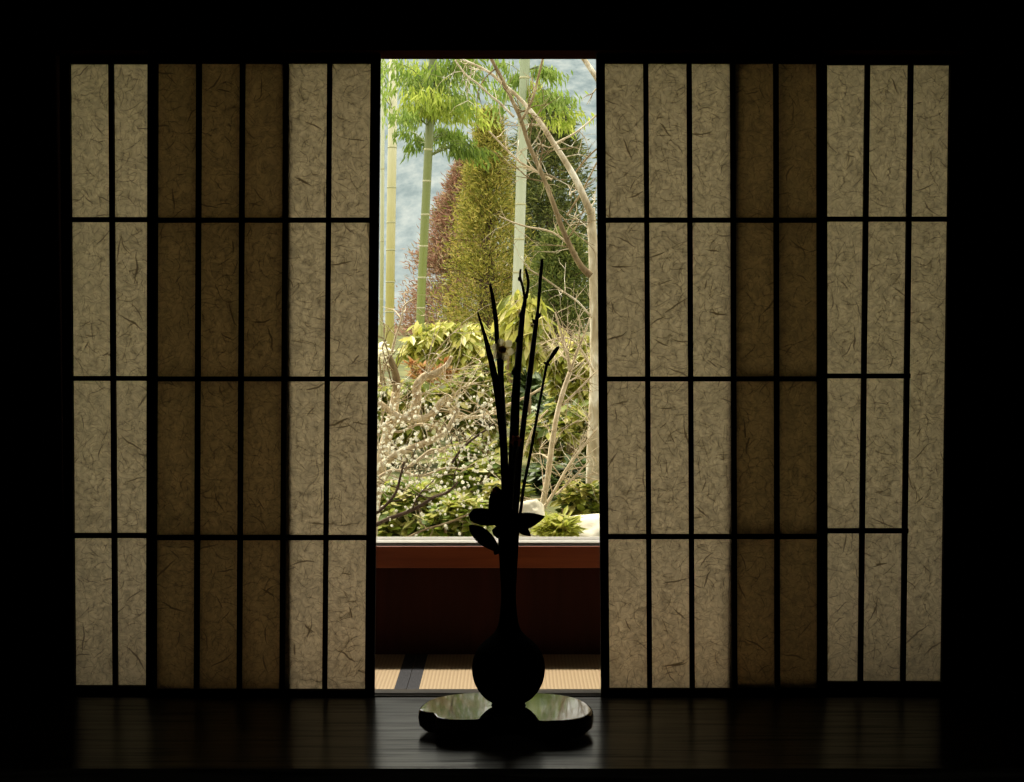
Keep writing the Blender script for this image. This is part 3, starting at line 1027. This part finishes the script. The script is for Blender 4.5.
# ---- conifers
def conifer(name, label, apex, base, halfw, D, mat, n, tufts, ssize, bark=None, power=.75):
    A, B = at(*apex, D), at(*base, D)
    g = Vector((B.x, CAM.y + D, min(gz(D), B.z)))
    t = thing(name, label, 'tree', g, 'conifers beyond the garden')
    h = A.z - B.z
    R = halfw * px_m(D)
    MB().tube(rel(t, [g, (A + B) / 2, A]), [.14, .09, .02], 8, 3).build('trunk', bark or M['darkbark'], t, True)
    P, Dn = [], []
    per = n // tufts
    mbb = MB()
    for k in range(tufts):
        u = random.random() ** .8
        rr = R * (1 - u) ** power * random.uniform(.82, 1.08) + .04
        a = random.uniform(0, 2 * math.pi)
        ax = B.lerp(A, u)
        dirv = Vector((math.cos(a), math.sin(a), 0))
        tip = ax + dirv * rr + Vector((0, 0, .15 * rr))
        if k % 3 == 0:
            mbb.tube(rel(t, [ax - Vector((0, 0, .1)), tip]), [.015, .005], 4, 0)
        for j in range(per):
            f = random.random() ** .55
            p = ax.lerp(tip, f) + Vector((random.gauss(0, 1), random.gauss(0, 1), random.gauss(0, .8))) * (.05 + .09 * rr)
            P.append(p - t.location)
            d = dirv * random.uniform(.2, 1) + Vector((random.gauss(0, .45), random.gauss(0, .45), random.uniform(-.2, 1.0)))
            Dn.append(d)
    mbb.build('branch', bark or M['darkbark'], t, True)
    MB().leaves(P, Dn, RNG.uniform(.7, 1.5, len(P)) * ssize, RNG.uniform(.16, .26, len(P)) * ssize).build('foliage', mat, t)
    return t


con = {
    'gold': leaf_mat('golden_conifer_needles', [(0.11, 0.13, 0.018), (0.24, 0.245, 0.035), (0.38, 0.345, 0.065), (0.50, 0.38, 0.10)], .25, .7),
    'dark': leaf_mat('dark_conifer_needles', [(0.045, 0.062, 0.016), (0.10, 0.125, 0.028), (0.22, 0.23, 0.06)], .2, .7),
    'red': leaf_mat('russet_conifer_needles', [(0.22, 0.10, 0.06), (0.36, 0.19, 0.13), (0.44, 0.30, 0.18), (0.22, 0.20, 0.08)], .2, .7),
    'green': leaf_mat('green_conifer_needles', [(0.05, 0.075, 0.015), (0.12, 0.155, 0.03), (0.24, 0.25, 0.06)], .25, .7),
    'hazy': leaf_mat('grey_green_needles', [(0.15, 0.19, 0.13), (0.24, 0.28, 0.20), (0.32, 0.35, 0.26)], .2, .7),
}
conifer('conifer_tree', 'dark green conifer standing behind the pale grey bamboo', (547, 96), (552, 345), 70, 33, con['dark'], 32000, 420, .15, None, .62)
conifer('conifer_tree', 'golden olive conifer with a pointed top in the middle of the opening', (490, 112), (486, 345), 55, 21, con['gold'], 36000, 330, .075, None, .95)
conifer('conifer_tree', 'russet brown conifer at the left flank of the golden one', (465, 160), (450, 350), 66, 27.5, con['red'], 30000, 320, .11, None, .95)
conifer('conifer_tree', 'low rounded green conifer under the right branch of the bare tree', (562, 238), (562, 330), 34, 17, con['green'], 14000, 220, .075, None, .5)

# ---- shrubs
SH = {
    'yellow': leaf_mat('yellow_green_leaf', [(0.16, 0.19, 0.03), (0.38, 0.40, 0.06), (0.56, 0.52, 0.11), (0.68, 0.62, 0.25)], .4, .4),
    'mid': leaf_mat('mid_green_leaf', [(0.05, 0.08, 0.012), (0.20, 0.24, 0.03), (0.38, 0.37, 0.06), (0.56, 0.49, 0.17)], .4, .45),
    'low': leaf_mat('low_green_leaf', [(0.06, 0.11, 0.015), (0.24, 0.31, 0.035), (0.42, 0.43, 0.07), (0.62, 0.57, 0.26)], .4, .45),
    'dark': leaf_mat('dark_green_leaf', [(0.03, 0.05, 0.012), (0.07, 0.11, 0.022), (0.15, 0.20, 0.05)], .25, .45),
    'fern': leaf_mat('yellow_fern_leaf', [(0.34, 0.38, 0.05), (0.48, 0.50, 0.08), (0.55, 0.52, 0.16)], .4, .5),
    'orange': leaf_mat('orange_red_leaf', [(0.34, 0.14, 0.05), (0.45, 0.24, 0.08), (0.40, 0.34, 0.10)], .3, .6),
}


def shrub(name, label, cx, cy, rx, ry, D, mat, n, lsize, aspect=.4, droop=.6, stems=5, group='shrubs of the garden', twig=None, shell=.45, depth=1.0):
    c = at(cx, cy, D)
    s = px_m(D)
    g = Vector((c.x, CAM.y + D, gz(D) - .03))
    t = thing(name, label, 'shrub', g, group)
    a, b, d_ = rx * s, ry * s, max(rx, ry) * s * depth * .8
    heads = []
    for k in range(max(6, n // 28)):
        v = Vector((random.gauss(0, 1), random.gauss(0, 1), random.gauss(0, 1))).normalized() * random.uniform(shell, 1) ** .6
        heads.append(c + Vector((v.x * a, v.y * d_, v.z * b)))
    P, Dn, up = [], [], []
    for k in range(n):
        h = random.choice(heads)
        az = random.uniform(0, 2 * math.pi)
        d = Vector((math.cos(az), math.sin(az), random.gauss(-droop, .45)))
        P.append(h + Vector((random.gauss(0, .2), random.gauss(0, .2), random.gauss(0, .2))) * lsize - t.location)
        Dn.append(d)
        up.append((random.gauss(0, .35), random.gauss(0, .35) - .2, 1))
    sz = RNG.uniform(.65, 1.25, n) * lsize
    MB().leaves(P, Dn, sz, sz * aspect, np.array(up), True, .25).build('foliage', mat, t)
    for k in range(stems):
        h = random.choice(heads)
        m_ = g.lerp(h, .55) + Vector((random.uniform(-.1, .1), random.uniform(-.1, .1), 0))
        mb = MB().tube(rel(t, [g + Vector((random.uniform(-.08, .08), random.uniform(-.08, .08), 0)), m_, h]), [.012, .009, .004], 5, 3)
        mb.build('stem', twig or M['bark2'], t, True)
    return t


shrub('evergreen_shrub', 'deep green shrub mass behind the plum tree at left', 408, 430, 58, 50, 12.4, SH['dark'], 2600, .13)
shrub('evergreen_shrub', 'deep green shrub mass behind the stems in the middle', 500, 420, 50, 62, 11.4, SH['dark'], 2800, .13)
shrub('evergreen_shrub', 'deep green shrub mass behind the bare tree trunk at right', 577, 440, 46, 70, 10.5, SH['dark'], 2800, .13)
shrub('broadleaf_shrub', 'yellow green shrub with drooping leaves at the foot of the green bamboo', 452, 344, 48, 24, 9.6, SH['yellow'], 1700, .105, .32, 1.0)
shrub('broadleaf_shrub', 'pale yellow green shrub with large hanging leaves behind the cut branches', 524, 325, 24, 36, 8.9, SH['yellow'], 950, .135, .30, 1.3)
shrub('broadleaf_shrub', 'sunlit yellow green shrub left of the bare tree trunk', 570, 366, 34, 36, 9.4, SH['yellow'], 1500, .10, .34, .8)
shrub('broadleaf_shrub', 'mottled green shrub between plum branches and flower vase', 478, 398, 36, 34, 8.4, SH['mid'], 1400, .085, .4, .5)
shrub('broadleaf_shrub', 'mottled green shrub behind the gnarled plum limb', 405, 410, 44, 34, 8.4, SH['mid'], 1400, .08, .4, .5)
shrub('broadleaf_shrub', 'mid green shrub right of the vase stems under the forked sapling', 566, 436, 44, 36, 8.0, SH['mid'], 1500, .085, .4, .5)
shrub('low_shrub', 'low fresh green shrub beneath the plum at lower left', 412, 518, 52, 42, 6.9, SH['low'], 2000, .075, .42, .2)
shrub('low_shrub', 'low fresh green shrub left of the camellia leaves', 472, 492, 38, 54, 7.4, SH['low'], 2200, .075, .42, .2)
shrub('low_shrub', 'dark low shrub between the two pale rocks', 562, 496, 46, 36, 7.5, SH['dark'], 2400, .075, .42, .2)
shrub('low_shrub', 'small leafy shrub just behind the left rock', 510, 505, 24, 26, 6.9, SH['mid'], 700, .07, .42, .2)
shrub('low_shrub', 'low bright shrub directly left of the lowest camellia leaf', 456, 524, 30, 24, 6.5, SH['low'], 1200, .065, .42, .2)
shrub('evergreen_shrub', 'leafy green shrub seen through the stems just above the camellia leaves', 500, 468, 26, 34, 8.9, SH['mid'], 1300, .085, .4, .4)
shrub('low_shrub', 'small mottled shrub at the foot of the bare tree, behind the white rock', 584, 500, 22, 20, 6.75, SH['mid'], 700, .065, .42, .2)
shrub('fern', 'bright yellow green fern tuft between the rocks', 556, 528, 15, 10, 5.85, SH['fern'], 380, .07, .26, .1)
shrub('red_shrub', 'orange red twiggy shrub below the green bamboo', 430, 372, 30, 13, 9.0, SH['orange'], 420, .06, .3, -.2, 10)
bw = shrub('flowering_shrub', 'white flowering shrub at the left edge above the plum branches', 384, 372, 11, 34, 9.05, M['blossom'], 420, .035, .8, 0, 6)

# ---- rocks
def rock(label, cx, cy, rx, ry, D, seed, flat=.8):
    c = at(cx, cy, D)
    s = px_m(D)
    me = bpy.data.meshes.new('rock')
    bm = bmesh.new()
    bmesh.ops.create_icosphere(bm, subdivisions=4, radius=1)
    from mathutils import noise
    for v in bm.verts:
        p = v.co.copy()
        k = 1 + .30 * noise.noise(p * 1.1 + Vector((seed, 0, 0))) + .10 * noise.noise(p * 3.1 + Vector((0, seed, 0))) + .04 * noise.noise(p * 8)
        q = p * k
        q.z = max(-.8, min(q.z, flat + .12 * p.x))
        v.co = Vector((q.x * rx * s, q.y * rx * s * .8, q.z * ry * s))
    bm.to_mesh(me); bm.free()
    me.polygons.foreach_set('use_smooth', [True] * len(me.polygons))
    me.materials.append(M['rock'])
    o = bpy.data.objects.new('rock', me)
    COL.objects.link(o)
    o.location = c
    tag(o, label, 'rock', 'rocks of the garden')
    return o


rock('pale rounded rock right behind the vase lip and camellia leaves', 529, 521, 19, 25, 6.3, 3.3)
rock('broad white sunlit rock at the lower right of the opening', 585, 538, 38, 27, 6.25, 8.1)
rock('small pale rock at the fern, left of the broad white rock', 560, 540, 12, 9, 5.95, 5.2)

# ---- bare trees
def limb(t, name, pts, D, radii_px, mat, twigs=0, tlen=.3, seg=8, seed=0, wob=0.0, droop=0.0):
    rnd = random.Random(seed)
    Ds = D if isinstance(D, (list, tuple)) else [D] * len(pts)
    P = [at(x, y, d) for (x, y), d in zip(pts, Ds)]
    R = [r * px_m(d) for r, d in zip(radii_px, Ds)]
    mb = MB().tube(rel(t, P), R, seg, 5)

    def twig(p, d, L, r, depth):
        q = [p]
        k = 4
        for i in range(k):
            d = (d + Vector((rnd.gauss(0, .22), rnd.gauss(0, .22), rnd.gauss(0, .22) - droop * .1))).normalized()
            q.append(q[-1] + d * L / k)
        mb.tube(rel(t, q), [r * (1 - .75 * i / k) for i in range(k + 1)], 4, 2)
        if depth > 0:
            for j in range(rnd.randint(2, 3)):
                i = rnd.randint(1, k - 1)
                dd = (d + Vector((rnd.gauss(0, .7), rnd.gauss(0, .5), rnd.gauss(0, .7)))).normalized()
                twig(q[i], dd, L * rnd.uniform(.4, .7), r * .6, depth - 1)

    for j in range(twigs):
        i = rnd.randint(0, len(P) - 2)
        p = P[i].lerp(P[i + 1], rnd.random())
        ax = (P[i + 1] - P[i]).normalized()
        d = (ax * rnd.uniform(.2, 1) + Vector((rnd.gauss(0, .7), rnd.gauss(0, .4), rnd.gauss(0, .7)))).normalized()
        twig(p, d, tlen * rnd.uniform(.5, 1.2), min(.0045, R[i] * .5), 1)
    return mb.build(name, mat, t, True)


DT = 7.2
tg = Vector((at(594, 480, DT).x, CAM.y + DT, gz(DT) - .05))
tree = thing('bare_tree', 'bare tree with mottled bark at the right edge, two long limbs crossing the opening', 'tree', tg, 'bare trees of the garden')
limb(tree, 'trunk', [(600, 560), (598, 500), (597, 450), (597, 390), (596, 330), (594.5, 280), (592.5, 240), (591, 208)], DT, [15, 12.5, 10.5, 7.5, 6.2, 5.4, 4.6, 4.0], M['bark'], 6, .3, 14, 1)
limb(tree, 'branch', [(591, 214), (578, 184), (565, 161), (552, 141), (539, 121), (520, 99), (502, 83), (487, 71), (466, 61), (438, 50)], DT - .05, [3.8, 3.3, 3.0, 2.7, 2.4, 1.9, 1.6, 1.3, 1.1, .8], M['bark'], 16, .28, 8, 2)
limb(tree, 'branch', [(591, 276), (581, 266), (571, 248), (562, 228), (552, 200), (541, 172), (529, 145), (521, 120), (512, 100), (503, 81), (493, 62), (487, 45)], DT - .2, [3.6, 3.1, 2.8, 2.6, 2.4, 2.2, 2.1, 2.0, 1.9, 1.8, 1.6, 1.4], M['bark2'], 16, .26, 8, 3)
limb(tree, 'branch', [(520, 123), (528, 109), (534, 94), (538, 78), (543, 58), (546, 44)], DT - .25, [1.5, 1.4, 1.4, 1.2, 1.1, .9], M['bark2'], 4, .18, 6, 4)
limb(tree, 'branch', [(514, 117), (501, 104), (491, 96), (478, 84), (466, 75), (455, 60)], DT - .25, [1.3, 1.2, 1.2, 1.1, 1.0, .8], M['bark'], 5, .2, 6, 5)
limb(tree, 'branch', [(556, 143), (575, 133), (590, 121), (604, 108)], DT, [1.1, 1.0, .9, .7], M['bark'], 4, .2, 6, 6)
limb(tree, 'branch', [(567, 216), (575, 203), (585, 186), (597, 162)], DT, [1.2, 1.1, 1.0, .8], M['bark2'], 3, .2, 6, 7)
limb(tree, 'branch', [(573, 176), (583, 163), (592, 153), (604, 143)], DT, [1.0, 1.0, .9, .7], M['bark2'], 3, .2, 6, 8)
limb(tree, 'branch', [(552, 180), (538, 172), (520, 162), (505, 148), (489, 131)], DT - .1, [1.2, 1.2, 1.1, 1.0, .7], M['pinktwig'], 10, .2, 6, 9)
limb(tree, 'branch', [(577, 254), (560, 237), (545, 230), (528, 227), (512, 222), (499, 216)], DT - .1, [1.1, 1.0, 1.0, .9, .8, .6], M['pinktwig'], 6, .2, 6, 10)
limb(tree, 'branch', [(592, 318), (578, 302), (562, 291), (545, 279), (527, 268)], DT - .1, [1.2, 1.1, 1.0, .9, .7], M['bark'], 6, .2, 6, 11)
limb(tree, 'branch', [(606, 96), (598, 80), (590, 68), (582, 56), (574, 44)], DT - .1, [3.0, 2.8, 2.6, 2.4, 2.0], M['bark'], 3, .2, 8, 12)
limb(tree, 'branch', [(594, 372), (580, 348), (568, 338), (552, 340), (540, 346)], DT - .15, [1.4, 1.1, 1.0, .8, .6], M['pinktwig'], 12, .22, 6, 13)

# forked sapling in front of the rocks
DS = 6.7
sg = Vector((at(541, 512, DS).x, CAM.y + DS, gz(DS) - .05))
sap = thing('sapling', 'slim pale bare sapling forking right of the cut stems', 'tree', sg, 'bare trees of the garden')
limb(sap, 'trunk', [(538, 530), (543, 503), (547, 482), (550, 460), (552.5, 440), (557, 415), (563, 392), (570, 372)], DS, [3.4, 3.2, 3.0, 2.9, 2.7, 2.5, 2.4, 2.2], M['pinktwig'], 10, .26, 8, 21)
limb(sap, 'branch', [(570, 372), (567, 352), (562, 336), (559, 325), (555, 312)], DS, [1.9, 1.6, 1.4, 1.2, .8], M['pinktwig'], 8, .22, 6, 22)
limb(sap, 'branch', [(570, 373), (577, 352), (584, 335), (590, 318)], DS, [1.7, 1.5, 1.2, .8], M['pinktwig'], 8, .22, 6, 23)
limb(sap, 'branch', [(544, 508), (556, 489), (565, 472), (575, 457), (586, 443), (598, 428)], DS - .1, [1.8, 1.7, 1.6, 1.5, 1.3, 1.0], M['pinktwig'], 12, .26, 6, 24)
limb(sap, 'branch', [(556, 495), (565, 486), (578, 473), (590, 460)], DS - .12, [1.3, 1.2, 1.0, .7], M['pinktwig'], 8, .22, 6, 25)
limb(sap, 'branch', [(562, 406), (576, 392), (590, 378), (602, 366)], DS, [1.3, 1.2, 1.0, .7], M['pinktwig'], 8, .22, 6, 26)
limb(sap, 'branch', [(548, 410), (535, 425), (524, 452), (519, 470)], DS + .2, [1.0, .9, .8, .6], M['pinktwig'], 8, .2, 6, 27)

# gnarled plum at the left with white blossom
DPm = 6.4
pg = Vector((at(372, 520, DPm).x, CAM.y + DPm, gz(DPm) - .05))
plum = thing('plum_tree', 'gnarled plum tree with white blossom filling the lower left of the opening', 'tree', pg, None)
limb(plum, 'trunk', [(369, 545), (373, 505), (380, 470), (386, 440), (393, 412), (396, 392)], DPm, [8, 7, 6.2, 5.6, 5.0, 4.5], M['plumbark'], 6, .3, 12, 31)
limb(plum, 'branch', [(396, 395), (396.5, 380), (393, 366), (389, 356)], DPm, [4.4, 4.0, 3.4, 2.8], M['bark2'], 4, .3, 8, 32)
limb(plum, 'branch', [(394, 420), (406, 418), (414, 412), (417, 398), (417, 386), (424, 377), (434, 374), (446, 366), (452, 356)], DPm - .05, [4.6, 5.2, 5.6, 5.0, 4.4, 4.2, 3.8, 2.8, 1.5], M['plumbark'], 9, .32, 10, 33)
limb(plum, 'branch', [(410, 417), (424, 419), (434, 412), (441, 402), (448, 396)], DPm - .1, [4.4, 4.0, 3.8, 3.2, 2.2], M['plumbark'], 7, .3, 8, 34)
limb(plum, 'branch', [(382, 465), (396, 455), (412, 448), (430, 441), (445, 433), (453, 420), (459, 408)], DPm - .2, [4.2, 4.0, 3.6, 3.4, 3.2, 2.6, 1.6], M['plumbark'], 10, .32, 8, 35)
limb(plum, 'branch', [(446, 404), (458, 416), (476, 417), (494, 412), (510, 404), (530, 395), (546, 385)], DPm + .1, [1.6, 2.0, 2.0, 1.8, 1.7, 1.4, 1.0], M['plumbark'], 6, .26, 6, 36)
limb(plum, 'branch', [(372, 527), (388, 519), (405, 513), (420, 506), (434, 497), (448, 492), (458, 482)], DPm - .7, [2.4, 2.2, 2.1, 2.0, 1.8, 1.5, 1.0], M['darkbark'], 4, .3, 6, 37)
limb(plum, 'branch', [(374, 515), (386, 505), (396, 492), (401, 474), (404, 462)], DPm - .65, [1.7, 1.6, 1.4, 1.2, .8], M['darkbark'], 3, .25, 6, 38)
limb(plum, 'branch', [(452, 463), (460, 451), (468, 443), (480, 434), (494, 424)], DPm - .5, [1.3, 1.3, 1.3, 1.1, .8], M['darkbark'], 3, .22, 6, 39)
limb(plum, 'branch', [(378, 402), (390, 411), (402, 418), (412, 420)], DPm - .1, [3.2, 3.4, 3.6, 3.6], M['plumbark'], 4, .3, 8, 40)
limb(plum, 'branch', [(402, 472), (418, 460), (432, 450), (446, 452)], DPm - .35, [2.0, 1.9, 1.6, 1.0], M['pinktwig'], 6, .3, 6, 41)
limb(plum, 'branch', [(374, 480), (394, 470), (420, 476), (446, 468), (466, 470)], DPm - .3, [1.8, 1.6, 1.4, 1.2, .8], M['pinktwig'], 8, .3, 6, 42)
limb(plum, 'branch', [(374, 440), (384, 425), (398, 432), (420, 424), (440, 428)], DPm - .15, [1.8, 1.6, 1.4, 1.2, .8], M['pinktwig'], 8, .3, 6, 43)
limb(plum, 'branch', [(402, 540), (424, 530), (450, 522), (474, 512)], DPm - .4, [1.2, 1.2, 1.1, .8], M['bark2'], 3, .25, 6, 44)
limb(plum, 'branch', [(392, 352), (396, 336), (402, 318), (404, 306), (416, 298)], DPm + .1, [1.5, 1.3, 1.1, .9, .6], M['pinktwig'], 4, .22, 6, 45)


def blossom_bm(mb, c, r, d):
    d = d.normalized()
    u = d.orthogonal().normalized()
    w = d.cross(u)
    P, Dn, U = [], [], []
    for k in range(5):
        a = 2 * math.pi * k / 5
        v = u * math.cos(a) + w * math.sin(a)
        P.append(c); Dn.append(v + d * .35); U.append(d)
    mb.leaves(P, Dn, r, r * .95, np.array([tuple(x) for x in U]), True, .3)


proto_me = None
mass = MB()
rb = random.Random(5)
for k in range(620):
    z = rb.random()
    px = 376 + 118 * rb.random() ** 1.25
    py = rb.gauss(452, 38)
    if not (380 < py < 538):
        continue
    D = DPm + rb.uniform(-.75, .12)
    c = at(px, py, D)
    d = Vector((rb.gauss(0, .6), -1 + rb.gauss(0, .4), rb.gauss(.4, .5)))
    if k < 100:
        if proto_me is None:
            m0 = MB(); blossom_bm(m0, Vector((0, 0, 0)), .0095, Vector((0, -1, 0)))
            o = m0.build('blossom', M['blossom'], plum)
            proto_me = o.data
        else:
            o = bpy.data.objects.new('blossom', proto_me)
            COL.objects.link(o); o.parent = plum
        o.location = c - plum.location
        o.rotation_euler = (rb.uniform(-.8, .8), rb.uniform(-3, 3), rb.uniform(-.8, .8))
    else:
        blossom_bm(mass, c - plum.location, rb.uniform(.006, .010), d)
o = mass.build('blossom_cloud', M['blossom'], plum)
o['kind'] = 'stuff'

# ------------------------------------------------------------------ light
sun = bpy.data.lights.new('sun', 'SUN')
sun.energy = 6.4
sun.color = (1.0, 0.92, 0.78)
sun.angle = math.radians(3.0)
so = bpy.data.objects.new('sun', sun)
COL.objects.link(so)
to_sun = Vector((-0.34, 0.42, 0.88)).normalized()
so.rotation_euler = to_sun.to_track_quat('Z', 'Y').to_euler()
so.location = (-6, 10, 12)

w = bpy.data.worlds.new('sky')
S.world = w
w.use_nodes = True
nt = w.node_tree
nt.nodes.clear()
out = nt.nodes.new('ShaderNodeOutputWorld')
bg = nt.nodes.new('ShaderNodeBackground')
tc = nt.nodes.new('ShaderNodeTexCoord')
sp = nt.nodes.new('ShaderNodeSeparateXYZ')
nt.links.new(tc.outputs['Generated'], sp.inputs[0])
nt.links.new(ramp(nt, sp.outputs[2], [(0.0, (1.0, 0.95, 0.80)), (0.25, (0.96, 0.92, 0.79)), (1.0, (0.86, 0.85, 0.79))]), bg.inputs[0])
bg.inputs[1].default_value = 2.4
nt.links.new(bg.outputs[0], out.inputs[0])
